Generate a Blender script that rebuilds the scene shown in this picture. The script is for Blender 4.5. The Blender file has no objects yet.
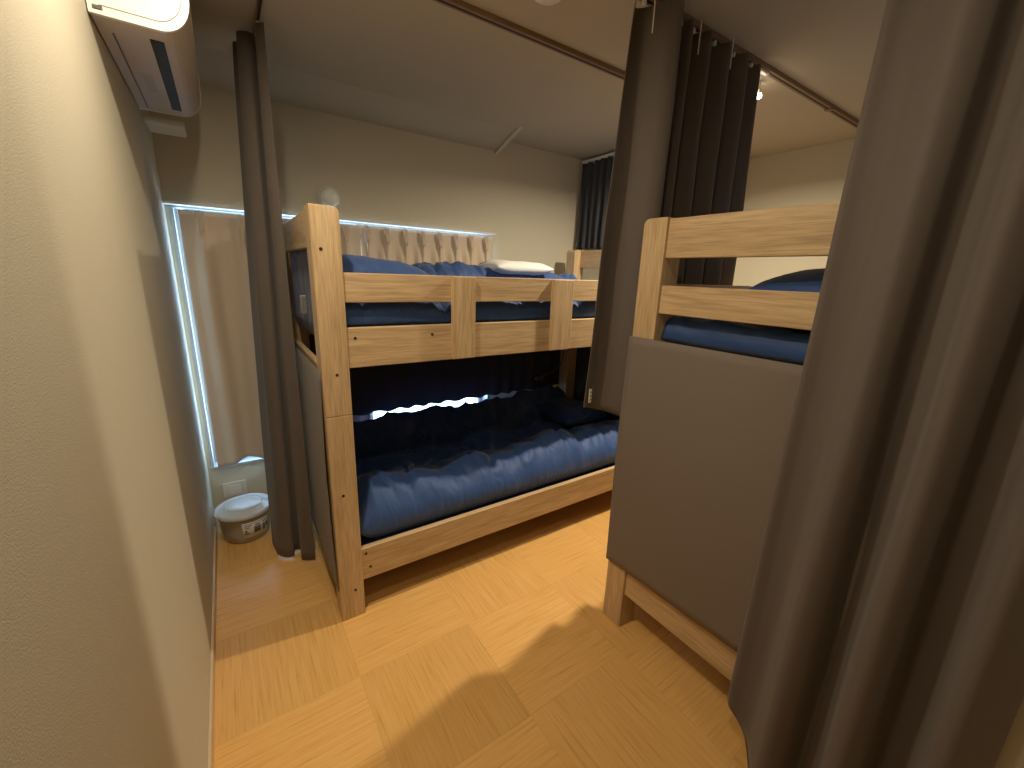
import bpy, bmesh, math, random
from mathutils import Vector, Matrix, noise
random.seed(4)
C = bpy.context.scene.collection
PI = math.pi
# ------------------------------------------------------------------ camera
F_PX = 415.667
yaw, pitch, roll = 0.599924, 0.255371, 0.0348748
cd = bpy.data.cameras.new('camera'); cam = bpy.data.objects.new('camera', cd); C.objects.link(cam)
cd.sensor_fit = 'HORIZONTAL'; cd.sensor_width = 36.0; cd.lens = 36.0 * F_PX / 1024.0
cd.clip_start = 0.02; cd.clip_end = 50
fw = Vector((math.sin(yaw)*math.cos(pitch), math.cos(yaw)*math.cos(pitch), -math.sin(pitch)))
r0 = Vector((math.cos(yaw), -math.sin(yaw), 0)); u0 = r0.cross(fw)
rr = math.cos(roll)*r0 + math.sin(roll)*u0; uu = -math.sin(roll)*r0 + math.cos(roll)*u0
m = Matrix((rr, uu, -fw)).transposed().to_4x4(); m.translation = Vector((0, 0, 1.45))
cam.matrix_world = m
bpy.context.scene.camera = cam
# ------------------------------------------------------------------ world, lamps, exposure
w = bpy.data.worlds.new('world'); bpy.context.scene.world = w; w.use_nodes = True
bg = w.node_tree.nodes['Background']; bg.inputs[0].default_value = (0.50, 0.75, 1.0, 1); bg.inputs[1].default_value = 6.5
vs = bpy.context.scene.view_settings
vs.view_transform = 'Standard'; vs.look = 'None'; vs.gamma = 1.0; vs.use_curve_mapping = False; vs.exposure = 0.32
WARM = (1.0, 0.86, 0.64)
def lamp(name, loc, power, size, col=WARM, spread=180):
    ld = bpy.data.lights.new(name, 'AREA'); ld.shape = 'DISK'; ld.size = size; ld.energy = power; ld.color = col
    ld.spread = math.radians(spread)
    o = bpy.data.objects.new(name, ld); C.objects.link(o); o.location = loc
    return o
HC = 2.36                                  # ceiling height
AISLE = (2.12, 1.34); ENTRY = (0.07, 1.10); MID_FILL = (0.38, 0.42); BACK_FILL = (0.85, -0.60)
lamp('aisle_lamp_light', (AISLE[0], AISLE[1], 2.345), 28, 0.06, spread=162)
lamp('entry_lamp_light', (ENTRY[0], ENTRY[1], 2.345), 9.4, 0.06, spread=176)
lamp('passage_fill_light', (MID_FILL[0], MID_FILL[1], 2.345), 2.8, 0.06, spread=168)  # fill lamp added out of view to brighten the near side
lamp('rear_fill_light', (BACK_FILL[0], BACK_FILL[1], 2.345), 1.5, 0.07)  # weak unseen fill behind the camera, added for general brightness

# ------------------------------------------------------------------ materials
def newmat(name):
    m = bpy.data.materials.new(name); m.use_nodes = True
    nt = m.node_tree; b = nt.nodes['Principled BSDF']
    return m, nt, b
def plain(name, col, rough=0.5, metal=0.0, bump=0.0, bscale=200.0, var=0.0, spec=0.5, emit=None, es=0, sheen=0, trans=0, wr=0):
    m, nt, b = newmat(name)
    b.inputs['Base Color'].default_value = (*col, 1); b.inputs['Roughness'].default_value = rough
    b.inputs['Metallic'].default_value = metal; b.inputs['Specular IOR Level'].default_value = spec
    if sheen: b.inputs['Sheen Weight'].default_value = sheen; b.inputs['Sheen Roughness'].default_value = 0.5
    if trans: b.inputs['Transmission Weight'].default_value = trans
    tc = nt.nodes.new('ShaderNodeTexCoord')
    n = nt.nodes.new('ShaderNodeTexNoise'); n.inputs['Scale'].default_value = bscale; n.inputs['Detail'].default_value = 3
    nt.links.new(tc.outputs['Object'], n.inputs['Vector'])
    if bump:
        bp = nt.nodes.new('ShaderNodeBump'); bp.inputs['Strength'].default_value = bump; bp.inputs['Distance'].default_value = 0.002
        nt.links.new(n.outputs['Fac'], bp.inputs['Height']); nt.links.new(bp.outputs['Normal'], b.inputs['Normal'])
    if wr:
        n3 = nt.nodes.new('ShaderNodeTexNoise'); n3.inputs['Scale'].default_value = 1.0; n3.inputs['Detail'].default_value = 3; n3.inputs['Distortion'].default_value = 0.7
        m3 = nt.nodes.new('ShaderNodeMapping'); m3.inputs['Scale'].default_value = (13, 5, 5); m3.inputs['Rotation'].default_value = (0, 0, 0.35)
        nt.links.new(tc.outputs['Object'], m3.inputs['Vector']); nt.links.new(m3.outputs[0], n3.inputs['Vector'])
        b2 = nt.nodes.new('ShaderNodeBump'); b2.inputs['Strength'].default_value = 0.6; b2.inputs['Distance'].default_value = wr
        nt.links.new(n3.outputs['Fac'], b2.inputs['Height']); nt.links.new(bp.outputs['Normal'], b2.inputs['Normal']); nt.links.new(b2.outputs['Normal'], b.inputs['Normal'])
    if var:
        r = nt.nodes.new('ShaderNodeMapRange'); r.inputs['To Min'].default_value = 1-var; r.inputs['To Max'].default_value = 1+var
        n2 = nt.nodes.new('ShaderNodeTexNoise'); n2.inputs['Scale'].default_value = 3; nt.links.new(tc.outputs['Object'], n2.inputs['Vector'])
        nt.links.new(n2.outputs['Fac'], r.inputs['Value'])
        mx = nt.nodes.new('ShaderNodeVectorMath'); mx.operation = 'SCALE'; mx.inputs[0].default_value = col
        nt.links.new(r.outputs[0], mx.inputs['Scale']); nt.links.new(mx.outputs[0], b.inputs['Base Color'])
    if emit:
        b.inputs['Emission Color'].default_value = (*emit, 1); b.inputs['Emission Strength'].default_value = es
    return m
def oak(name, axis):
    m, nt, b = newmat(name)
    tc = nt.nodes.new('ShaderNodeTexCoord'); mp = nt.nodes.new('ShaderNodeMapping')
    sc = [26.0, 26.0, 26.0]; sc[axis] = 1.6; mp.inputs['Scale'].default_value = sc
    nt.links.new(tc.outputs['Object'], mp.inputs['Vector'])
    n = nt.nodes.new('ShaderNodeTexNoise'); n.inputs['Scale'].default_value = 1.0; n.inputs['Detail'].default_value = 6; n.inputs['Roughness'].default_value = 0.6
    n.inputs['Distortion'].default_value = 0.9
    nt.links.new(mp.outputs[0], n.inputs['Vector'])
    mp2 = nt.nodes.new('ShaderNodeMapping'); sc2 = [220.0]*3; sc2[axis] = 9.0; mp2.inputs['Scale'].default_value = sc2
    nt.links.new(tc.outputs['Object'], mp2.inputs['Vector'])
    n2 = nt.nodes.new('ShaderNodeTexNoise'); n2.inputs['Scale'].default_value = 1.0; n2.inputs['Detail'].default_value = 2
    nt.links.new(mp2.outputs[0], n2.inputs['Vector'])
    cr = nt.nodes.new('ShaderNodeValToRGB'); e = cr.color_ramp.elements
    e[0].position = 0.30; e[0].color = (0.48, 0.335, 0.18, 1); e[1].position = 0.62; e[1].color = (0.65, 0.475, 0.28, 1)
    k = e.new(0.47); k.color = (0.585, 0.41, 0.225, 1)
    nt.links.new(n.outputs['Fac'], cr.inputs[0])
    r = nt.nodes.new('ShaderNodeMapRange'); r.inputs['From Min'].default_value = 0.35; r.inputs['From Max'].default_value = 0.6
    r.inputs['To Min'].default_value = 0.80; r.inputs['To Max'].default_value = 1.04
    nt.links.new(n2.outputs['Fac'], r.inputs['Value'])
    mx = nt.nodes.new('ShaderNodeVectorMath'); mx.operation = 'SCALE'
    nt.links.new(cr.outputs['Color'], mx.inputs[0]); nt.links.new(r.outputs[0], mx.inputs['Scale'])
    nt.links.new(mx.outputs[0], b.inputs['Base Color'])
    b.inputs['Roughness'].default_value = 0.5
    bp = nt.nodes.new('ShaderNodeBump'); bp.inputs['Strength'].default_value = 0.15; bp.inputs['Distance'].default_value = 0.001
    nt.links.new(n2.outputs['Fac'], bp.inputs['Height']); nt.links.new(bp.outputs['Normal'], b.inputs['Normal'])
    return m
def floor_mat():
    m, nt, b = newmat('wood_look_floor_tile')
    N = nt.nodes.new; L = nt.links.new
    tc = N('ShaderNodeTexCoord'); mp = N('ShaderNodeMapping')
    mp.inputs['Scale'].default_value = (1/0.45, 1/0.45, 1); mp.inputs['Location'].default_value = (0.2/0.45, -1.291/0.45+3, 0)
    L(tc.outputs['Object'], mp.inputs['Vector'])
    sp = N('ShaderNodeSeparateXYZ'); L(mp.outputs[0], sp.inputs[0])
    def M(op, a=None, b_=None, va=None, vb=None):
        n = N('ShaderNodeMath'); n.operation = op
        if a is not None: L(a, n.inputs[0])
        if b_ is not None: L(b_, n.inputs[1])
        if va is not None: n.inputs[0].default_value = va
        if vb is not None: n.inputs[1].default_value = vb
        return n.outputs[0]
    fx = M('FLOOR', sp.outputs[0]); fy = M('FLOOR', sp.outputs[1])
    par = M('MODULO', M('ADD', M('ADD', fx, fy), None, vb=20.0), None, vb=2.0)
    def grain(scale):
        mm = N('ShaderNodeMapping'); mm.inputs['Scale'].default_value = scale
        L(tc.outputs['Object'], mm.inputs['Vector'])
        n = N('ShaderNodeTexNoise'); n.inputs['Scale'].default_value = 1; n.inputs['Detail'].default_value = 4; n.inputs['Roughness'].default_value = 0.65
        L(mm.outputs[0], n.inputs['Vector']); return n.outputs['Fac']
    g1 = grain((4, 110, 1)); g2 = grain((110, 4, 1))
    mix = N('ShaderNodeMix'); mix.data_type = 'FLOAT'
    L(par, mix.inputs[0]); L(g1, mix.inputs[2]); L(g2, mix.inputs[3])
    cr = N('ShaderNodeValToRGB'); e = cr.color_ramp.elements
    e[0].position = 0.27; e[0].color = (0.58, 0.31, 0.085, 1); e[1].position = 0.62; e[1].color = (0.84, 0.50, 0.175, 1)
    k = e.new(0.42); k.color = (0.78, 0.435, 0.135, 1)
    L(mix.outputs[0], cr.inputs[0])
    # slight tone of its own for each tile
    cb = N('ShaderNodeCombineXYZ'); L(fx, cb.inputs[0]); L(fy, cb.inputs[1])
    wn = N('ShaderNodeTexWhiteNoise'); L(cb.outputs[0], wn.inputs['Vector'])
    tone = M('ADD', M('MULTIPLY', wn.outputs['Value'], None, vb=0.09), M('MULTIPLY', par, None, vb=-0.07)); tone = M('ADD', tone, None, vb=0.97)
    # hairline joints
    def edge(s):
        f = M('FRACT', s); a = M('SUBTRACT', f, None, vb=0.5); a = M('ABSOLUTE', a); return M('GREATER_THAN', a, None, vb=0.4975)
    j = M('MAXIMUM', edge(sp.outputs[0]), edge(sp.outputs[1]))
    tone = M('MULTIPLY', tone, M('SUBTRACT', None, M('MULTIPLY', j, None, vb=0.10), va=1.0))
    mx = N('ShaderNodeVectorMath'); mx.operation = 'SCALE'; L(cr.outputs['Color'], mx.inputs[0]); L(tone, mx.inputs['Scale'])
    L(mx.outputs[0], b.inputs['Base Color']); b.inputs['Roughness'].default_value = 0.30
    bp = N('ShaderNodeBump'); bp.inputs['Strength'].default_value = 0.08; bp.inputs['Distance'].default_value = 0.001
    L(mix.outputs[0], bp.inputs['Height']); L(bp.outputs['Normal'], b.inputs['Normal'])
    return m
M_ = dict(
    wall=plain('embossed_wallpaper', (0.61, 0.565, 0.445), 0.75, bump=0.38, bscale=420),
    ceil=plain('ceiling_wallpaper', (0.50, 0.44, 0.33), 0.85, bump=0.3, bscale=170),
    floor=floor_mat(), base=plain('pale_wood_baseboard', (0.66, 0.50, 0.33), 0.45),
    brown=plain('taupe_blackout_fabric', (0.130, 0.106, 0.093), 0.8, bump=0.25, bscale=900, sheen=0.15),
    brown2=plain('taupe_panel_fabric', (0.185, 0.150, 0.128), 0.75, bump=0.2, bscale=900, sheen=0.1),
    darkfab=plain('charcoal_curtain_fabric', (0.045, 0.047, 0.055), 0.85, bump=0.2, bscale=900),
    beige=plain('beige_pleated_fabric', (0.70, 0.58, 0.46), 0.85, bump=0.2, bscale=700),
    navy=plain('navy_cotton', (0.022, 0.070, 0.23), 0.6, bump=0.2, bscale=500, sheen=0.2, wr=.022),
    navy2=plain('dark_navy_cotton', (0.018, 0.052, 0.18), 0.36, bump=0.2, bscale=500, sheen=0.1, wr=.03),
    whitecloth=plain('white_cotton', (0.80, 0.80, 0.78), 0.8, bump=0.2, bscale=400),
    white=plain('white_plastic', (0.80, 0.78, 0.74), 0.35), offwhite=plain('ivory_plastic', (0.70, 0.68, 0.60), 0.4),
    grey=plain('grey_plastic', (0.42, 0.41, 0.38), 0.4), lightgrey=plain('light_grey_plastic', (0.62, 0.64, 0.66), 0.25),
    black=plain('black_plastic', (0.012, 0.014, 0.018), 0.6), darkgrey=plain('dark_grey_plastic', (0.10, 0.09, 0.085), 0.5),
    metal=plain('brushed_aluminium', (0.62, 0.62, 0.62), 0.3, metal=0.9), screw=plain('dark_screw', (0.03, 0.02, 0.015), 0.5),
    track=plain('brown_track', (0.24, 0.145, 0.085), 0.5), print_=plain('printed_ink', (0.16, 0.15, 0.14), 0.6),
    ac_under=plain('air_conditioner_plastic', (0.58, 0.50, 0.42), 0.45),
    frost=plain('frosted_dome', (0.85, 0.87, 0.80), 0.25), silver=plain('silver_frame', (0.5, 0.52, 0.55), 0.35, metal=0.6),
    glow=plain('bulb_glow', (1, 1, 1), 0.5, emit=(1.0, 0.86, 0.62), es=30),
    dimglow=plain('downlight_diffuser', (0.9, 0.88, 0.8), 0.5),
    ox=oak('oak_grain_lengthwise', 0), oy=oak('oak_grain_crosswise', 1), oz=oak('oak_grain_upright', 2))
def glassmat():
    m = bpy.data.materials.new('window_glass'); m.use_nodes = True; nt = m.node_tree; nt.nodes.clear()
    o = nt.nodes.new('ShaderNodeOutputMaterial'); t = nt.nodes.new('ShaderNodeBsdfTransparent'); g = nt.nodes.new('ShaderNodeBsdfGlossy')
    g.inputs['Roughness'].default_value = 0.05; t.inputs[0].default_value = (0.92, 0.96, 1, 1)
    mx = nt.nodes.new('ShaderNodeMixShader'); mx.inputs[0].default_value = 0.06
    nt.links.new(t.outputs[0], mx.inputs[1]); nt.links.new(g.outputs[0], mx.inputs[2]); nt.links.new(mx.outputs[0], o.inputs[0])
    return m
M_['glass'] = glassmat()

# ------------------------------------------------------------------ helpers
def obj(name, bm, mat, parent=None, smooth=False):
    me = bpy.data.meshes.new(name)
    bmesh.ops.recalc_face_normals(bm, faces=bm.faces[:]) if not getattr(bm, '_keep', False) else None
    bm.to_mesh(me); bm.free()
    mats = mat if isinstance(mat, (list, tuple)) else [mat]
    for q in mats: me.materials.append(M_[q])
    if smooth:
        for p in me.polygons: p.use_smooth = True
    o = bpy.data.objects.new(name, me); C.objects.link(o)
    if parent is not None: o.parent = parent
    return o
def tag(o, label, cat, group=None):
    o['label'] = label; o['category'] = cat
    if group: o['group'] = group
    return o
def empty(name, loc, label, cat, group=None, rz=0):
    o = bpy.data.objects.new(name, None); C.objects.link(o); o.location = loc; o.rotation_euler = (0, 0, rz); o.empty_display_size = 0.1
    return tag(o, label, cat, group)
def struct(name, bm, mat, parent=None):
    o = obj(name, bm, mat, parent)
    o['kind'] = 'structure'
    return o
def box(bm, x0, x1, y0, y1, z0, z1, bev=0.0, seg=2, mi=0):
    r = bmesh.ops.create_cube(bm, size=1)
    vs_ = r['verts']
    for v in vs_:
        v.co = Vector((x0 + (v.co.x+.5)*(x1-x0), y0 + (v.co.y+.5)*(y1-y0), z0 + (v.co.z+.5)*(z1-z0)))
    fs = list({f for v in vs_ for f in v.link_faces})
    for f in fs: f.material_index = mi
    if bev:
        es = list({e for v in vs_ for e in v.link_edges})
        bmesh.ops.bevel(bm, geom=es, offset=bev, segments=seg, profile=0.5, affect='EDGES')
    return bm
def B(*a, **k): return box(bmesh.new(), *a, **k)
def cyl(bm, c, r, h, axis='Z', n=20, r2=None):
    rm = {'Z': Matrix.Identity(4), 'X': Matrix.Rotation(PI/2, 4, 'Y'), 'Y': Matrix.Rotation(PI/2, 4, 'X')}[axis]
    bmesh.ops.create_cone(bm, cap_ends=True, segments=n, radius1=r, radius2=r if r2 is None else r2, depth=h, matrix=Matrix.Translation(c) @ rm)
    return bm
def lathe(bm, prof, n=40, sx=1, sy=1, c=(0, 0, 0)):
    rings = []
    for r, z in prof:
        rings.append([bm.verts.new((c[0]+sx*r*math.cos(2*PI*i/n), c[1]+sy*r*math.sin(2*PI*i/n), c[2]+z)) for i in range(n)])
    for a, b in zip(rings, rings[1:]):
        for i in range(n): bm.faces.new((a[i], a[(i+1) % n], b[(i+1) % n], b[i]))
    if prof[0][0] > 1e-4: bm.faces.new(rings[0][::-1])
    if prof[-1][0] > 1e-4: bm.faces.new(rings[-1])
    bmesh.ops.remove_doubles(bm, verts=bm.verts[:], dist=1e-5)
    return bm
def tube(bm, pts, r, n=8):
    pts = [Vector(p) for p in pts]; rings = []
    for i, p in enumerate(pts):
        d = (pts[min(i+1, len(pts)-1)] - pts[max(i-1, 0)]).normalized()
        a = d.orthogonal().normalized() if i == 0 else (pa - d*pa.dot(d)).normalized()
        pa = a; b = d.cross(a)
        rings.append([bm.verts.new(p + r*(math.cos(2*PI*k/n)*a + math.sin(2*PI*k/n)*b)) for k in range(n)])
    for a, b in zip(rings, rings[1:]):
        for i in range(n): bm.faces.new((a[i], a[(i+1) % n], b[(i+1) % n], b[i]))
    bm.faces.new(rings[0][::-1]); bm.faces.new(rings[-1])
    return bm
def spline(P, n):
    out = []
    Q = [Vector(p) for p in P]
    for i in range(len(Q)-1):
        p0 = Q[max(i-1, 0)]; p1 = Q[i]; p2 = Q[i+1]; p3 = Q[min(i+2, len(Q)-1)]
        for k in range(n):
            t = k/n
            out.append(0.5*((2*p1) + (p2-p0)*t + (2*p0-5*p1+4*p2-p3)*t*t + (3*p1-p0-3*p2+p3)*t*t*t))
    out.append(Q[-1]); return out
def sheet(rows, thick=0.0025):
    """rows: list of equal-length lists of points; a cloth with real thickness"""
    bm = bmesh.new()
    nr, nc = len(rows), len(rows[0])
    V = [[bm.verts.new(p) for p in r] for r in rows]
    for i in range(nr-1):
        for j in range(nc-1): bm.faces.new((V[i][j], V[i][j+1], V[i+1][j+1], V[i+1][j]))
    bm.normal_update()
    W = [[bm.verts.new(v.co - v.normal*thick) for v in r] for r in V]
    for i in range(nr-1):
        for j in range(nc-1): bm.faces.new((W[i][j+1], W[i][j], W[i+1][j], W[i+1][j+1]))
    for j in range(nc-1):
        bm.faces.new((V[0][j+1], V[0][j], W[0][j], W[0][j+1])); bm.faces.new((V[-1][j], V[-1][j+1], W[-1][j+1], W[-1][j]))
    for i in range(nr-1):
        bm.faces.new((V[i][0], V[i+1][0], W[i+1][0], W[i][0])); bm.faces.new((V[i+1][-1], V[i][-1], W[i][-1], W[i+1][-1]))
    return bm
def hang(sec_top, sec_bot, z1, z0, nz=40, nsub=8, hem=None, seed=0, wob=0.004):
    """curtain cloth between a top cross-section and a bottom cross-section (lists of (x,y))"""
    a = spline([(x, y, 0) for x, y in sec_top], nsub); b = spline([(x, y, 0) for x, y in sec_bot], nsub)
    rows = []
    for i in range(nz+1):
        t = i/nz; row = []
        for j in range(len(a)):
            s = j/(len(a)-1)
            zb = z0 + (hem(s) if hem else 0)
            z = z1 + (zb-z1)*t
            tt = t**0.8
            p = a[j]*(1-tt) + b[j]*tt
            q = noise.noise_vector(Vector((s*9+seed*3.1, t*3.2, seed)))*wob*min(1, t*4)
            row.append(Vector((p.x+q.x, p.y+q.y, z)))
        rows.append(row)
    return sheet(rows)

# ------------------------------------------------------------------ room shell
XL, YF, XR, XR2 = -0.20, 2.74, 2.50, 3.40
NEARX, NEARY, YB = 1.237, -0.025, -1.4
struct('floor', B(XL-.1, XR2+.1, YB-.1, YF+.1, -.1, 0), 'floor')
struct('ceiling', B(XL-.1, XR2+.1, YB-.1, YF+.1, HC, HC+.1), 'ceil')
struct('wall_left', B(XL-.1, XL, YB-.1, YF+.1, 0, HC), 'wall')
WX0, WX1, WZ0, WZ1 = -0.185, 1.655, 0.315, 1.735
bm = bmesh.new()
box(bm, XL, WX0, YF, YF+.12, 0, HC); box(bm, WX1, XR2+.1, YF, YF+.12, 0, HC)
box(bm, WX0, WX1, YF, YF+.12, 0, WZ0); box(bm, WX0, WX1, YF, YF+.12, WZ1, HC)
struct('wall_far', bm, 'wall')
struct('wall_back', B(XL-.1, NEARX, YB-.1, YB, 0, HC), 'wall')
bm = bmesh.new(); box(bm, XR, XR2+.1, 2.02, YF, 0, HC); struct('wall_right_alcove', bm, 'wall')
struct('wall_right', B(XR2, XR2+.1, NEARY, 2.02, 0, HC), 'wall')
struct('wall_near_right', B(NEARX, XR2+.1, YB, NEARY, 0, HC), 'wall')
# sloping boxed-in soffit along the top of the far wall, with its end fin
bm = bmesh.new()
P = [(2.74, 2.28), (2.74, 2.36), (2.50, 2.36)]
vs0 = [bm.verts.new((XL, y, z)) for y, z in P]; vs1 = [bm.verts.new((1.66, y, z)) for y, z in P]
bm.faces.new(vs0); bm.faces.new(vs1[::-1])
for i in range(3): bm.faces.new((vs0[i], vs0[(i+1) % 3], vs1[(i+1) % 3], vs1[i]))
struct('ceiling_slope', bm, 'ceil')
bm = bmesh.new()
P = [(2.74, 2.26), (2.74, 2.36), (2.44, 2.36)]
vs0 = [bm.verts.new((1.66, y, z)) for y, z in P]; vs1 = [bm.verts.new((1.685, y, z)) for y, z in P]
bm.faces.new(vs0); bm.faces.new(vs1[::-1])
for i in range(3): bm.faces.new((vs0[i], vs0[(i+1) % 3], vs1[(i+1) % 3], vs1[i]))
struct('trim_1', bm, 'wall')
struct('baseboard_left', B(XL, XL+.009, YB, YF, 0, .055, bev=.002), 'base')
# the window: aluminium frame, two sashes, glass
wf = struct('window_1', (lambda b: (box(b, WX0, WX1, YF+.005, YF+.115, WZ1-.018, WZ1, bev=.002), box(b, WX0, WX1, YF-.008, YF+.115, WZ0, WZ0+.02, bev=.002),
     box(b, WX0, WX0+.018, YF-.004, YF+.115, WZ0+.02, WZ1-.018, bev=.002), box(b, WX1-.018, WX1, YF-.004, YF+.115, WZ0+.02, WZ1-.018, bev=.002), b)[-1])(bmesh.new()), 'silver')
for k, (a, b_) in enumerate([(WX0+.018, .755), (.715, WX1-.018)]):
    yy = YF+.07+k*.02
    bm = bmesh.new()
    box(bm, a, a+(.012 if k == 0 else .035), yy-.008, yy+.008, WZ0+.02, WZ1-.018); box(bm, b_-.035, b_, yy-.008, yy+.008, WZ0+.02, WZ1-.018)
    box(bm, a+.035, b_-.035, yy-.008, yy+.008, WZ0+.02, WZ0+.06); box(bm, a+.035, b_-.035, yy-.008, yy+.008, WZ1-.05, WZ1-.018)
    s = obj('window_sash', bm, 'silver', wf)
    obj('glass_pane', B(a+.01, b_-.03, yy-.002, yy+.002, WZ0+.055, WZ1-.045), 'glass', s)

# ------------------------------------------------------------------ bunk beds
L_, Wd, PH, PS = 2.08, 1.0, 1.655, 0.095
def post_bm(x0, y0, ox, oy):
    """upright board post whose outer top corner is rounded; ox, oy: outward directions"""
    bm = bmesh.new(); r = 0.022
    z1, zm = PH, .915
    box(bm, x0, x0+PS, y0, y0+PS, 0, zm-.0008, bev=.0025)
    xs, ys = x0, y0
    vb = box(bm, x0, x0+PS, y0, y0+PS, zm+.0008, z1)
    es = [e for e in bm.edges if abs(e.verts[0].co.z-z1) < 1e-4 and abs(e.verts[1].co.z-z1) < 1e-4]
    ed = [e for e in es if (all(abs(v.co.x-(x0+PS if ox > 0 else x0)) < 1e-4 for v in e.verts) and ROUND == 'x') or (all(abs(v.co.y-(y0+PS if oy > 0 else y0)) < 1e-4 for v in e.verts) and ROUND == 'y')]
    bmesh.ops.bevel(bm, geom=ed, offset=r, segments=6, profile=0.5, affect='EDGES')
    es = [e for e in bm.edges if e.calc_face_angle(0) > 0.9 and e.verts[0].co.z > zm]
    bmesh.ops.bevel(bm, geom=es, offset=.0025, segments=2, profile=0.5, affect='EDGES')
    return bm
def board(t, name, x0, x1, y0, y1, z0, z1, mat, bev=.003):
    return obj(name, B(x0, x1, y0, y1, z0, z1, bev=bev), mat, t)
def screws(p, pts, axis='Y'):
    for c in pts:
        obj('screw', cyl(bmesh.new(), c, .0055, .003, axis, 14), 'screw', p)
def bunk(loc, label, guard_side, end_style):
    global ROUND
    t = empty('bunk_bed', loc, label, 'bunk bed', 'oak bunk beds')
    for ix in (0, 1):
        for iy in (0, 1):
            x0 = 0 if ix == 0 else L_-PS; y0 = 0 if iy == 0 else Wd-PS
            if guard_side < 0: ROUND = 'x'; ox = 1 if ix == 0 else -1; oy = 0
            else: ROUND = 'y'; oy = 1 if iy else -1; ox = 0
            p = obj('post', post_bm(x0, y0, ox, oy), 'oz', t)
            if iy == 0 and guard_side < 0:
                screws(p, [(x0+.028, y0-.0005, 1.515), (x0+.05, y0-.0005, 1.075), (x0+.04, y0-.0005, .585), (x0+.06, y0-.0005, .135)])
            if ix == 0 and guard_side > 0: pass
    for yf, s in ((0, 1), (Wd, -1)):
        ya, yb = (yf+.012, yf+.040) if s > 0 else (yf-.040, yf-.012)
        r1 = board(t, 'side_rail', PS, L_-PS, ya, yb, 1.093, 1.243, 'ox')
        r2 = board(t, 'side_rail', PS, L_-PS, ya, yb, .160, .310, 'ox')
        if s > 0 and guard_side < 0:
            screws(r1, [(PS+.03, ya-.0005, 1.205), (PS+.335, ya-.0005, 1.205)]); screws(r2, [(PS+.02, ya-.0005, .285), (PS+.035, ya-.0005, .215)])
    # guard rail with its two upright boards
    s = guard_side; yf = 0 if s < 0 else Wd
    ya, yb = (yf+.012, yf+.036) if s < 0 else (yf-.036, yf-.012)
    g = board(t, 'guard_rail', PS, 1.72, ya, yb, 1.335, 1.440, 'ox')
    for xa in (.515, 1.045):
        y2, y3 = (yf-.012, yf+.0118) if s < 0 else (yf-.0118, yf+.012)
        board(g, 'guard_support', xa, xa+.105 if xa < 1 else xa+.125, y2, y3, 1.097, 1.438, 'oz')
    yo = Wd if s < 0 else 0
    ya, yb = (yo-.036, yo-.012) if s < 0 else (yo+.012, yo+.036)
    board(t, 'guard_rail', PS, L_-PS, ya, yb, 1.335, 1.440, 'ox')
    for xe, d in ((0, 1), (L_, -1)):
        xa, xb = (xe+.010, xe+.034) if d > 0 else (xe-.034, xe-.010)
        hb = board(t, 'headboard', xa, xb, PS, Wd-PS, 1.524, 1.650, 'oy')
        if end_style == 'low':
            board(t, 'end_rail', xa, xb, PS, Wd-PS, 1.010, 1.092, 'oy')
        else:
            board(t, 'end_rail', xa, xb, PS, Wd-PS, 1.338, 1.434, 'oy'); board(t, 'end_rail', xa, xb, PS, Wd-PS, 1.093, 1.236, 'oy')
        board(t, 'end_rail', xa, xb, PS, Wd-PS, .165, .300, 'oy')
    for z in (1.12, .175):
        for k in range(9):
            x = .2+k*.21
            board(t, 'slat', x-.035, x+.035, .042, Wd-.042, z, z+.014, 'oy', .002)
    return t
BX, BY = 0.254, 1.582
bunk((BX, BY, 0), 'oak bunk bed below the window, open side facing the aisle', -1, 'low')
RX, RY = 1.24, 0.03
bunk((RX, RY, 0), 'oak bunk bed on the right with taupe cloth across its end', 1, 'high')

# cloth panels tied across the bunk ends
def panel(name, x, y0, y1, z0, z1, zslope, bulge, label, seed):
    rows = []
    for i in range(31):
        t = i/30; row = []
        for j in range(41):
            s = j/40; y = y0+(y1-y0)*s
            zb = z0+zslope*s
            z = z1+(zb-z1)*t
            q = noise.noise(Vector((s*3+seed, t*1.0, seed)))*.008*math.sin(PI*t) + bulge*math.sin(PI*s)*math.sin(PI*t)
            row.append(Vector((x-q-.002-.003*math.sin(t*PI), y, z)))
        rows.append(row)
    return tag(obj(name, sheet(rows), 'brown2', None, True), label, 'cloth panel', 'cloth panels on the bunk ends')
panel('fabric_panel', RX-.004, RY+Wd+.006, RY+.01, .285, 1.247, .03, .012, 'smooth taupe cloth panel hung across the end of the right bunk', 2)
def lpanel():
    rows = []
    for i in range(25):
        t = i/24; row = []
        for j in range(33):
            s = j/32; y = BY+.03+(Wd-.13)*s
            z = 1.085+((.13)-1.085)*t
            q = .012*math.sin(PI*t)*(1+.5*math.sin(s*9)) + noise.noise(Vector((s*4, t, 5)))*.006
            row.append(Vector((BX-.003-abs(q)*.8, y, z)))
        rows.append(row)
    return rows
tag(obj('fabric_panel', sheet(lpanel()), 'brown2', None, True), 'taupe cloth panel behind the near post of the window-side bunk', 'cloth panel', 'cloth panels on the bunk ends')

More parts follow.
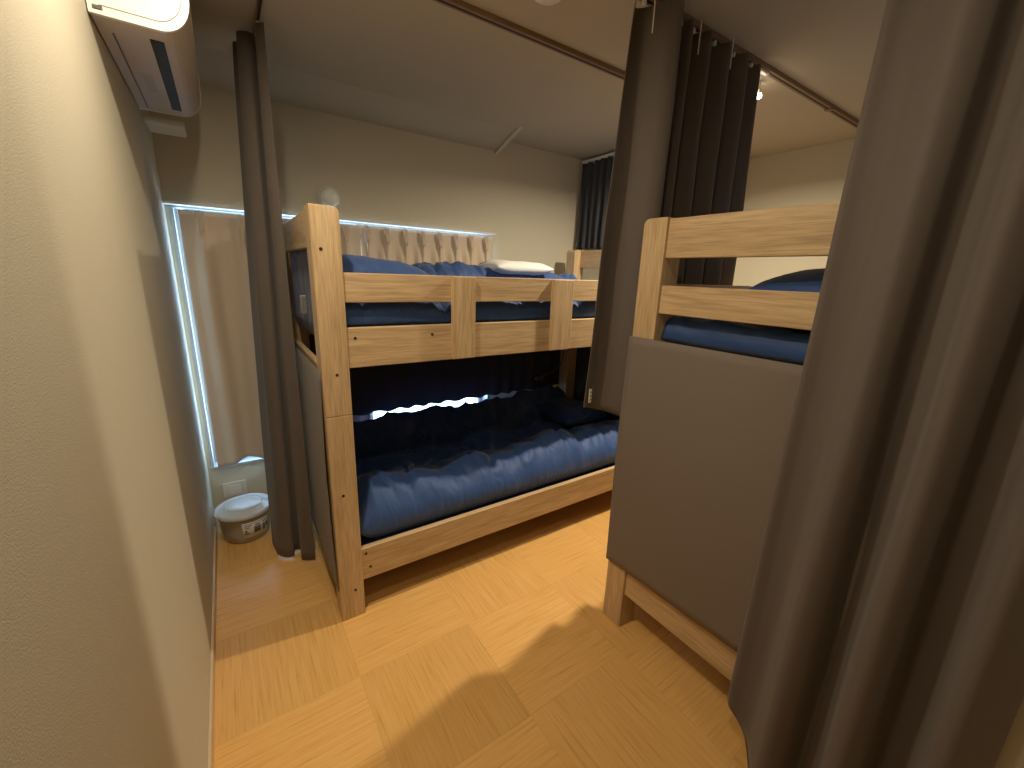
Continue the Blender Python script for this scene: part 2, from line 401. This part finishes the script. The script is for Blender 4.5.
# ------------------------------------------------------------------ bedding
def pad(name, x0, x1, y0, y1, z0, z1, mat, label, cat, group=None, seed=0, amp=.01, rnd=.05, nx=60, ny=40, freq=5.0, top=None, stretch=(1, 1), crease=0.0, mid=.5):
    """soft stuffed rectangle: closed top surface with rounded edges, wrinkled by noise"""
    bm = bmesh.new(); T = []; Bt = []
    for i in range(nx+1):
        ra = []; rb = []
        for j in range(ny+1):
            u, v = i/nx, j/ny
            x = x0+(x1-x0)*u; y = y0+(y1-y0)*v
            ex = min(u, 1-u)*(x1-x0); ey = min(v, 1-v)*(y1-y0)
            f = min(1, ex/rnd); g = min(1, ey/rnd)
            k = math.sqrt(max(0, 1-(1-f)**2))*math.sqrt(max(0, 1-(1-g)**2))
            P = Vector((x*freq*stretch[0], y*freq*stretch[1], seed*7.3))
            nn = noise.fractal(P, 0.9, 2.1, 4)
            rid = (1-abs(noise.noise(P*1.3+Vector((3, 9, 1)))*2.0))**3 if crease else 0
            h = z1 + (top(u, v) if top else 0)
            zc = z0+mid*(z1-z0)
            z = zc + (h-zc)*k + (amp*nn + crease*rid)*min(1, k*1.3)
            wx = noise.noise(P*.7+Vector((5, 0, 0)))*amp*1.2; wy = noise.noise(P*.7+Vector((0, 5, 0)))*amp*1.2
            z = max(z, zc-.002+.0) if k > 0 else zc
            ra.append(bm.verts.new((x+wx*(1-k), y+wy*(1-k), z)))
            rb.append(None if (i in (0, nx) or j in (0, ny)) else bm.verts.new((x, y, zc-(zc-z0)*k)))
        T.append(ra); Bt.append(rb)
    for i in range(nx+1):
        for j in range(ny+1):
            if Bt[i][j] is None: Bt[i][j] = T[i][j]
    for i in range(nx):
        for j in range(ny):
            bm.faces.new((T[i][j], T[i+1][j], T[i+1][j+1], T[i][j+1]))
            q = [Bt[i][j], Bt[i][j+1], Bt[i+1][j+1], Bt[i+1][j]]
            try: bm.faces.new(q)
            except ValueError: pass
    o = obj(name, bm, mat, None, True)
    return tag(o, label, cat, group)
ax, bx_ = BX+.04, BX+L_-.04
def folds_across(us, depth, width, slant):
    def f(u, v):
        h = 0
        for k, c in enumerate(us):
            d = u-c-slant*(v-.5)*(1 if k % 3 else -.7)-.006*math.sin(v*9+k)
            h -= depth*(.7+.3*math.sin(k*2.1))*math.exp(-(d/width)**2)
        return h
    return f
# lower bunk
pad('futon_mattress', ax+.055, bx_-.055, BY+.043, BY+.95, .190, .292, 'navy2', 'navy futon mattress in the lower bunk on the window side', 'mattress', 'navy futons', 1, .004, .04)
fa = folds_across([.07, .15, .24, .33, .39, .48, .56, .66, .73, .82, .91], .026, .010, .06)
def ridge(u, v):
    lump = .016*math.sin(u*23)+.014*math.sin(u*11+1)+.01*math.sin(u*41) + fa(u, v)
    return lump*math.sin(PI*v) + .05*math.exp(-((v-.42)/.30)**2) - .035*(v > .8)*(v-.8)*5
pad('duvet', BX+.105, BX+L_-.105, BY+.043, BY+.42, .275, .462, 'navy', 'blue duvet bunched in a long roll along the open lower bunk edge', 'duvet', 'navy duvets', 2, .014, .10, 240, 60, 7, ridge, (1.0, .45), .012)
def humps(u, v):
    return .168*math.exp(-((v-.93)/.26)**2)*(1-.12*u)*(1+.35*max(0, (u-.55)/.2) if u < .75 else 1.35) + .04*math.exp(-((u-.5)/.13)**2)*math.exp(-((v-.5)/.35)**2) + .03*math.exp(-((u-.2)/.1)**2)-.015
pad('duvet', BX+.11, BX+L_-.12, BY+.43, BY+.93, .315, .43, 'navy2', 'dark navy duvet crumpled against the gap of daylight in the lower bunk', 'duvet', 'navy duvets', 5, .03, .09, 130, 60, 5.5, humps, (1, .8), .02)
pad('pillow', BX+L_-.5, BX+L_-.12, BY+.40, BY+.82, .42, .55, 'navy2', 'dark navy pillow at the far end of the lower bunk', 'pillow', 'navy pillows', 9, .01, .12, 30, 30)
# upper bunk
pad('futon_mattress', ax+.002, bx_-.002, BY+.05, BY+.95, 1.137, 1.234, 'navy2', 'navy futon mattress on the upper bunk below the pleated curtain', 'mattress', 'navy futons', 3, .004, .05)
fb = folds_across([.05, .11, .18, .24, .33, .40, .47, .55, .62, .70, .78, .86, .94], .022, .008, .09)
def up(u, v): return .015*math.exp(-((v-.12)/.12)**2)+fb(u, v)+.012*math.sin(u*17)+.01*math.sin(u*31+2)
pad('duvet', ax+.004, bx_-.3, BY+.043, BY+.62, 1.236, 1.328, 'navy', 'blue duvet lying flat behind the guard rail of the upper bunk', 'duvet', 'navy duvets', 7, .018, .05, 240, 50, 6, up, (1, .5), .014, mid=.25)
def heap(u, v): return .05*math.sin(PI*min(1, u*1.2))**.7 + fb(u*.8, v)*.8 + .012*math.sin(u*14)+.01*math.sin(v*9)
pad('folded_blanket', BX+.60, BX+1.78, BY+.56, BY+.94, 1.32, 1.452, 'navy', 'crumpled blue blanket heaped at the back of the upper bunk', 'blanket', None, 11, .022, .11, 100, 50, 7, heap, (1, 1), .014)
pad('pillow', BX+1.06, BX+1.48, BY+.52, BY+.80, 1.448, 1.538, 'whitecloth', 'white pillow lying on the crumpled blue blanket', 'pillow', None, 4, .008, .12, 50, 30)
pad('pillow', BX+.040, BX+.50, BY+.10, BY+.93, 1.325, 1.50, 'navy', 'large blue pillow against the headboard of the window-side bunk', 'pillow', 'navy pillows', 6, .01, .11, 50, 60, 5, lambda u, v: .015*math.sin(v*6)-.05*u*u)
# right bunk
pad('futon_mattress', RX+.10, RX+L_-.045, RY+.06, RY+.94, 1.137, 1.234, 'navy2', 'navy futon mattress on the upper level of the right bunk', 'mattress', 'navy futons', 13, .004, .05)
pad('duvet', RX+.05, RX+1.6, RY+.05, RY+.945, 1.236, 1.318, 'navy', 'blue duvet edge showing through the end rails of the right bunk', 'duvet', 'navy duvets', 14, .014, .04, 110, 70, 6, None, (.6, 1), .012, mid=.2)
pad('pillow', RX+.07, RX+.58, RY+.06, RY+.70, 1.31, 1.478, 'navy', 'blue pillow on the right bunk, beside the cream wall', 'pillow', 'navy pillows', 16, .012, .16, 50, 50, 5, lambda u, v: .03*math.sin(PI*v))

# ------------------------------------------------------------------ tracks
def track(name, x0, x1, y0, y1, label, grp='brown curtain tracks on the ceiling', w=.034):
    t = empty(name, ((x0+x1)/2, (y0+y1)/2, HC), label, 'curtain track', grp)
    lx, ly = (x1-x0)/2, (y1-y0)/2
    if lx > ly: obj('rail', B(-lx, lx, -w/2, w/2, -.018, 0, bev=.002), 'track', t); obj('channel', B(-lx+.004, lx-.004, -.004, .004, -.0195, -.0178), 'black', t)
    else: obj('rail', B(-w/2, w/2, -ly, ly, -.018, 0, bev=.002), 'track', t); obj('channel', B(-.004, .004, -ly+.004, ly-.004, -.0195, -.0178), 'black', t)
    return t
TA = track('curtain_track', .26, 2.36, 1.556, 1.556, 'brown ceiling track without a curtain above the bunk below the window')
TB = track('curtain_track', 1.20, 3.36, 1.135, 1.135, 'brown ceiling track holding the short taupe curtain, end seen by the bulb')
TC = track('curtain_track', .215, .215, 1.56, 2.30, 'thin brown ceiling track holding the bunched full-length taupe curtain', w=.014)
TD = track('curtain_track', 1.20, 1.20, -.03, 1.10, 'ceiling track above the wide taupe curtain nearest the camera')
def runner(parent, x, y):
    bm = bmesh.new(); box(bm, x-.006, x+.006, y-.006, y+.006, -.034, -.018, bev=.002)
    obj('runner', bm, 'white', parent)

def hooks(parent, pts, length=.07):
    for (x, y, z) in pts:
        bm = bmesh.new()
        tube(bm, [(x, y, z+.03), (x-.004, y-.004, z+.035), (x-.006, y-.006, z+.02), (x-.005, y-.006, z-length)], .0022, 6)
        obj('hook', bm, 'white', parent, True)

# wide near curtain on the right
sec = [(1.214, .448), (1.200, .436), (1.212, .405), (1.205, .370), (1.150, .332), (1.118, .300), (1.150, .268), (1.215, .250), (1.228, .228), (1.200, .200), (1.125, .178), (1.108, .155), (1.150, .125),
       (1.210, .108), (1.226, .080), (1.200, .052), (1.120, .026), (1.105, .004), (1.135, -.018), (1.175, -.035), (1.205, -.046)]
sb = [(1.228 if y > .44 else 1.20+(x-1.20)*1.08, .20+(y-.20)*1.05 if y > .2 else y) for x, y in sec]
st = [(1.205+(x-1.2)*.55, .20+(y-.20)*.93) for x, y in sec]
st = st
sb = [(min(x, 1.214), y) for x, y in sb]; st = [(min(x, 1.216), y) for x, y in st]
t = empty('curtain', (1.2, .22, 0), 'wide taupe curtain hanging in deep folds at the right, nearest the camera', 'curtain', 'taupe privacy curtains')
bm = hang([(x-1.2, y-.22) for x, y in st], [(x-1.2, y-.22) for x, y in sb], HC-.03, .035, 50, 8, hem=lambda s: .13*max(0, 1-s/.16), seed=3, wob=.006)
obj('cloth', bm, 'brown', t, True)
for k in range(6): runner(TD, 0, -.535 + k*.095-.02)

# middle curtain on the aisle side of the right bunk, its hem at half height
mt = [(1.225, 1.150), (1.260, 1.182), (1.290, 1.150), (1.318, 1.080), (1.355, 1.060), (1.378, 1.11), (1.41, 1.175), (1.445, 1.15), (1.47, 1.10), (1.50, 1.15), (1.53, 1.18), (1.56, 1.14), (1.585, 1.10), (1.62, 1.14), (1.645, 1.18), (1.68, 1.14),
      (1.71, 1.10), (1.745, 1.14), (1.775, 1.18), (1.81, 1.13), (1.84, 1.10), (1.875, 1.14), (1.905, 1.175), (1.94, 1.14), (1.965, 1.115), (1.98, 1.14)]
mb = [(1.155+(x-1.235)*1.0 if x < 1.4 else x+.0+(x-1.4)*.18, (y-1.15)*1.15+1.165) for x, y in mt]
mb = [(1.140, 1.155), (1.200, 1.178), (1.262, 1.145), (1.305, 1.080), (1.360, 1.062), (1.398, 1.12), (1.43, 1.19)] + mb[7:]
mb = [(x, max(y, 1.06)) for x, y in mb]
t = empty('curtain', (1.6, 1.14, 0), 'taupe curtain ending at half height between the two bunks, small white tag on hem', 'curtain', 'taupe privacy curtains')
bm = hang([(x-1.6, y-1.14) for x, y in mt], [(x-1.6, y-1.14) for x, y in mb], HC-.021, .90, 44, 8, hem=lambda s: .045*max(0, 1-s/.12), seed=6, wob=.006)
obj('cloth', bm, 'brown', t, True)
bm = bmesh.new(); box(bm, -.442, -.428, .004, .0065, -.035+1.0, .022+1.0, bev=.0008)
tg = obj('care_tag', bm, 'whitecloth', t); tg['label'] = 'small white tag near the hem corner'
tg.rotation_euler = (0, 0, 0)
for k in range(3):
    obj('tag_print', B(-.4385, -.4315, .0034, .0041, .975+k*.016, .980+k*.016), 'print_', tg)
hooks(t, [(-.345, -.045, HC-.06), (-.10, -.05, HC-.055), (.10, -.055, HC-.05)])
for k in range(12): runner(TB, -1.03+k*.068, 0)
obj('end_stop', B(-.30, -.21, -.010, .010, -.030, -.0185, bev=.003), 'white', TB)
obj('bracket', B(.42, .45, -.018, .018, -.024, -.0001, bev=.003), 'track', TB)

# bunched full-length curtain at the left
lt = [(.140, 2.30), (.175, 2.25), (.150, 2.20), (.185, 2.17), (.222, 2.19), (.226, 2.13), (.205, 2.09), (.232, 2.06)]
lb = [(.055, 2.32), (.065, 2.24), (.085, 2.17), (.135, 2.14), (.150, 2.19), (.185, 2.16), (.170, 2.09), (.226, 2.06)]
t = empty('curtain', (.16, 2.2, 0), 'narrow full-length taupe curtain bunched up beside the window-side bunk end', 'curtain', 'taupe privacy curtains')
bm = hang([(x-.16, y-2.2) for x, y in lt], [(x-.16, y-2.2) for x, y in lb], HC-.03, .012, 50, 8, seed=9, wob=.005)
obj('cloth', bm, 'brown', t, True)
for k in range(5): runner(TC, 0, .16+k*.04)

# short dark curtain on the far right wall
t = empty('curtain', (2.46, 2.4, 0), 'short charcoal curtain high on the wall beyond the upper bunk', 'curtain')
pts = []
for k in range(19):
    y = 2.69-.62*k/18; pts.append((-.0+.022*(1 if k % 2 else -1)*(.8+.4*random.random())-.01, y-2.4))
bm = hang([(x*.7, y) for x, y in pts], pts, 2.315, 1.675, 26, 4, seed=2, wob=.004)
obj('cloth', bm, 'darkfab', t, True)
r = empty('curtain_rail', (2.46, 2.4, 2.33), 'white curtain rail above the short charcoal curtain', 'curtain rail')
obj('rail', B(-.012, .012, -.36, .31, -.010, .010, bev=.003), 'white', r)
obj('bracket', B(-.008, .04, .27, .29, -.008, .008, bev=.001), 'white', r)
obj('bracket', B(-.008, .04, -.33, -.31, -.008, .008, bev=.001), 'white', r)
for k in range(12): obj('glider', B(-.004, .004, .285-k*.052, .293-k*.052, -.024, -.010), 'white', r)

# ------------------------------------------------------------------ beige pleated window curtains and their rail
def pleated(name, x0, x1, y, z1, z0, npl, label, hem=None, seed=0):
    """pinch pleats at the heading that open into soft folds"""
    t = empty(name, ((x0+x1)/2, y, 0), label, 'curtain', 'beige window curtains')
    n = 30*npl; cols = n; rows = []
    nz = 46
    head = .075
    for i in range(nz+1):
        tt = i/nz; row = []
        for j in range(cols+1):
            s = j/cols; ph = s*npl
            k = ph-math.floor(ph)            # 0..1 across a pleat period, pinch at .5
            dk = k-.5
            zb = z0+(hem(s) if hem else 0)
            z = z1+(zb-z1)*tt; dz = z1-z
            pin = math.exp(-(dk/.055)**2); soft = .5+.5*math.cos(2*PI*dk)
            g = min(1, max(0, (dz-head)/.16)); h = min(1, dz/head)
            d = (.034*pin*(.35+.65*h)*(1-g) + (.034*soft+.008*math.sin(4*PI*ph+seed))*g*(1-.35*tt) )
            # fabric in the heading stands up stiff, gathered at the pinch
            ripple = .004*math.sin(2*PI*k*3)*(1-g)*pin
            xx = x0+(x1-x0)*s - (x0+x1)/2 + ripple + noise.noise(Vector((s*5, tt*2, seed)))*.012*g
            row.append(Vector((xx, -d+noise.noise(Vector((s*6, tt*3, seed+4)))*.006*g, z)))
        rows.append(row)
    obj('cloth', sheet(rows, .002), 'beige', t, True)
    for k in range(npl):
        xx = x0+(x1-x0)*(k+.5)/npl-(x0+x1)/2
        bm = bmesh.new()
        for a in (-.008, 0, .008):
            tube(bm, [(xx+a*1.6, -.020, z1-.008), (xx+a*1.3, -.026, z1-.04), (xx+a*.45, -.030, z1-.078), (xx+a*.9, -.024, z1-.10)], .0048, 6)
        obj('pleat', bm, 'beige', t, True)
    return t
pleated('curtain', -.148, .70, YF-.058, 1.705, .345, 5, 'long beige pleated curtain hanging over the window beside the left wall', hem=lambda s: .04*math.exp(-((s-.18)/.09)**2)-.01*s, seed=1)
pleated('curtain', .685, 1.625, YF-.045, 1.712, .565, 8, 'beige pleated curtain panel showing behind the upper bunk guard rail', hem=lambda s: .006*math.sin(s*50)-.012*s, seed=5)
r = empty('curtain_rail', (.72, YF-.035, 1.731), 'slim white curtain rail running along the top of the window', 'curtain rail')
obj('rail', B(-.925, .925, -.034, .026, -.006, .006, bev=.002), 'white', r)
for x in (-.88, -.3, .3, .88): obj('bracket', B(x-.008, x+.008, .0, .036, -.004, .010, bev=.001), 'white', r)

# dark sheet added to stand for the shade behind the lower bunk
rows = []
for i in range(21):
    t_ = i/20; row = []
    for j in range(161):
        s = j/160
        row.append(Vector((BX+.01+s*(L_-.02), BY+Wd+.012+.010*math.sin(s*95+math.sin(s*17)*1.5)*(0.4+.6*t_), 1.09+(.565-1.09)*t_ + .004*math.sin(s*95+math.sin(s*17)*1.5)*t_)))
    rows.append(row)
tag(obj('curtain', sheet(rows, .002), 'darkfab', None, True), 'added dark sheet for the shade behind the lower bunk, daylight glowing under its hem', 'curtain')

rows = []  # dark sheet added to darken the far end of the lower bunk
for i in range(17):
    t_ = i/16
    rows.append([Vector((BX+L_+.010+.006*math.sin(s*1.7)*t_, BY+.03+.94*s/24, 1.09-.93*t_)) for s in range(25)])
tag(obj('fabric_panel', sheet(rows, .002), 'darkfab', None, True), 'added dark sheet for the shade at the far end of the lower bunk on the window side', 'cloth panel', 'cloth panels on the bunk ends')
rows = []  # dark sheet added so the upper headboard gap reads as shade
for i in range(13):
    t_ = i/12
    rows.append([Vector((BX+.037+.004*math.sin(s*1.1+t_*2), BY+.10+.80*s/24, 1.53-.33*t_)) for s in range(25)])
tag(obj('fabric_panel', sheet(rows, -.002), 'navy2', None, True), 'added dark navy sheet for the shade in the headboard gap of the upper bunk on the window side', 'cloth panel', 'cloth panels on the bunk ends')

# ------------------------------------------------------------------ air conditioner on the left wall
t = empty('air_conditioner', (XL, 1.565, 2.03), 'white wall-mounted air conditioner high on the left wall', 'air conditioner')
def acprof(grow=0, xmin=.0):
    D, Hh, r = .205, .27, .055
    P = [(xmin, 0-grow*.0), (.12, -.0)]
    pts = [(xmin, 0), (.135, 0)]
    for k in range(9):
        a = -PI/2 + k*(PI/2-.12)/8
        pts.append((.135+(D-.135)*math.cos(a), .085+.085*math.sin(a)))
    pts += [(D+.004, .16), (D-.004, Hh-.03), (D-.03, Hh), (xmin, Hh)]
    return [(x*(1+grow*.03), z) for x, z in pts]
def prism(bm, prof, y0, y1, inset=0.0):
    a = [bm.verts.new((x, y0, z)) for x, z in prof]; b = [bm.verts.new((x, y1, z)) for x, z in prof]
    bm.faces.new(a); bm.faces.new(b[::-1]); n = len(a)
    for i in range(n): bm.faces.new((a[i], b[i], b[(i+1) % n], a[(i+1) % n]))
    return bm
acl = .78
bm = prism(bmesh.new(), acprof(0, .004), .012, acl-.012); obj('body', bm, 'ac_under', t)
pf = acprof()
cx, cz = .10, .13
for y0, y1 in ((0, .012), (acl-.012, acl)):
    c = obj('end_cap', prism(bmesh.new(), [((x-cx)*1.012+cx, (z-cz)*1.012+cz) for x, z in acprof(0, .004)], y0, y1), 'white', t)
    if y0 == 0:
        q = [((x-cx)*.86+cx, (z-cz)*.86+cz) for x, z in acprof(0, .012)]
        bm = bmesh.new(); tube(bm, [(x, -.0005, z) for x, z in q], .0012, 5); obj('groove', bm, 'grey', c)
        obj('clip', B(.012, .030, -.003, .001, .008, .016, bev=.001), 'darkgrey', c)
obj('louver', B(.108, .138, .075, .70, -.003, .012, bev=.001), 'black', t)
obj('air_slot', B(.030, .034, .10, .74, -.0012, .004), 'darkgrey', t)
lb_ = obj('sticker', B(.052, .088, .36, .56, -.0012, .002), 'ac_under', t)
for k in range(9):
    obj('sticker_print', B(.056+.003*(k % 2), .084, .375+k*.018, .383+k*.018, -.0018, -.0008), 'grey', lb_)
tag(obj('pipe_cover', B(XL, -.065, 2.41, 2.60, 2.005, 2.028, bev=.008), 'offwhite', None), 'small pale pipe cover tucked under the far end of the air conditioner', 'pipe cover')

# ------------------------------------------------------------------ small things
# round dome on the far wall
t = empty('wall_vent', (.555, YF, 1.845), 'round pale dome vent on the far wall behind the bunk post', 'vent')
obj('ring', cyl(bmesh.new(), (0, -.005, 0), .060, .010, 'Y', 36), 'offwhite', t, False)
bm = lathe(bmesh.new(), [(.052, 0), (.050, .008), (.042, .018), (.028, .025), (.012, .029), (0, .030)], 32)
bmesh.ops.rotate(bm, verts=bm.verts[:], cent=(0, 0, 0), matrix=Matrix.Rotation(PI/2, 3, 'X')); bmesh.ops.translate(bm, verts=bm.verts[:], vec=(0, -.0101, 0))
obj('dome', bm, 'frost', t, True)
# wall plate below the window
t = empty('wall_socket', (-.088, YF, .165), 'ivory wall socket plate behind the lidded round bin', 'wall socket')
obj('plate', B(-.058, .058, -.009, 0, -.036, .055, bev=.003), 'offwhite', t)
obj('insert', B(-.030, .030, -.0115, -.0088, -.02, .038, bev=.001), 'white', t)
# lidded round bucket
t = empty('lidded_bucket', (-.050, 2.50, 0), 'round grey lidded bucket with a printed label, below the window', 'bucket')
t.rotation_euler = (0, 0, math.radians(-8)); t.scale = (1, 1, 1.1)
obj('tub', lathe(bmesh.new(), [(.098, 0), (.104, .004), (.117, .06), (.124, .135), (.129, .138), (.129, .146), (.120, .147)], 56), 'grey', t, True)
ld = obj('lid', lathe(bmesh.new(), [(.120, .140), (.136, .141), (.139, .148), (.137, .157), (.128, .161), (.120, .159), (.108, .166), (.100, .1655), (.092, .171), (.060, .175), (.040, .1755), (0, .1765)], 56), 'lightgrey', t, True)
bm = bmesh.new(); tube(bm, [(.085*math.cos(a*PI/16), .085*math.sin(a*PI/16), .1725) for a in range(33)], .0016, 6); obj('ring', bm, 'offwhite', ld, True)
for a0 in (math.radians(205), math.radians(-12)):
    bm = box(bmesh.new(), -.012, .004, -.022, .022, .105, .158, bev=.003)
    bmesh.ops.translate(bm, verts=bm.verts[:], vec=(.136, 0, 0)); bmesh.ops.rotate(bm, verts=bm.verts[:], cent=(0, 0, 0), matrix=Matrix.Rotation(a0, 3, 'Z'))
    obj('handle', bm, 'offwhite', t)
def curved(a0, a1, z0, z1, off):
    def rad(z): return .117+(z-.06)/.075*.007 + off
    return sheet([[Vector((rad(z)*math.cos(a0+(a1-a0)*k/12), rad(z)*math.sin(a0+(a1-a0)*k/12), z)) for k in range(13)] for z in (z0, (z0+z1)/2, z1)], -.0006)
A0 = math.radians(-92); A1 = math.radians(-25)
lb_ = obj('paper_label', curved(A0, A1, .035, .118, .0012), 'whitecloth', t, True)
def ap(f): return A0+(A1-A0)*f
for f0, f1, z0, z1 in [(.05, .22, .055, .062), (.08, .16, .066, .078), (.07, .24, .088, .092), (.07, .30, .099, .103), (.38, .62, .055, .088), (.42, .58, .094, .100), (.70, .80, .05, .085), (.70, .92, .096, .100), (.84, .93, .062, .086), (.05, .95, .110, .112)]:
    obj('label_print', curved(ap(f0), ap(f1), z0, z1, .0022), 'print_', lb_, True)
# metal clip in the upper bunk end
t = tag(obj('bed_clip', B(-.010, .012, -.012, .012, .0, .075, bev=.002), 'metal'), 'small metal clip hanging in the headboard gap of the window-side upper bunk', 'clip')
t.location = (BX+.016, BY+.42, 1.262)
# cable with inline switch
t = empty('power_cable', (BX+1.9, BY+.96, .7), 'dark power cable with a small inline switch under the upper bunk', 'cable')
pts = spline([(.09, -.0, .34), (.07, -.02, .2), (.05, -.03, .09), (-.02, -.04, .03), (-.12, -.045, .0), (-.2, -.05, -.02)], 8)
obj('cord', tube(bmesh.new(), pts, .004, 6), 'darkgrey', t, True)
obj('switch', B(-.225, -.155, -.062, -.038, -.033, -.008, bev=.004), 'darkgrey', t)

# ceiling fixtures
def downlight(x, y, label, mat):
    t = empty('ceiling_downlight', (x, y, HC), label, 'downlight', None)
    obj('ring', lathe(bmesh.new(), [(.050, 0), (.052, -.004), (.046, -.009), (.038, -.006)][::-1], 32), 'white', t, True)
    obj('diffuser', cyl(bmesh.new(), (0, 0, -.003), .037, .004, 'Z', 28), mat, t)
    return t
downlight(ENTRY[0], ENTRY[1], 'round ceiling downlight above the passage near the air conditioner', 'glow')
downlight(AISLE[0], AISLE[1], 'round ceiling downlight above the aisle between the two bunks', 'glow')
downlight(MID_FILL[0], MID_FILL[1], 'added out-of-view fill light above the passage beside the wide taupe curtain', 'glow')  # fixture for the added passage fill
downlight(BACK_FILL[0], BACK_FILL[1], 'added out-of-view fill light on the ceiling behind the camera', 'glow')  # fixture for the added rear fill
t = empty('smoke_detector', (1.0, 1.33, HC), 'round pale smoke detector on the ceiling at the top edge', 'smoke detector')
obj('body', lathe(bmesh.new(), [(.052, 0), (.052, -.006), (.044, -.012), (.0, -.013)], 36), 'white', t, True)
t = empty('hanging_bulb', (2.165, 1.213, HC), 'bright bare bulb hanging just below the ceiling beyond the middle curtain', 'light bulb')
obj('cord', cyl(bmesh.new(), (0, 0, -.02), .003, .04, 'Z', 10), 'white', t)
obj('socket', cyl(bmesh.new(), (0, 0, -.045), .010, .016, 'Z', 16), 'white', t)
obj('bulb', lathe(bmesh.new(), [(0, -.076), (.008, -.073), (.012, -.066), (.011, -.058), (.007, -.053)], 24), 'glow', t, True)
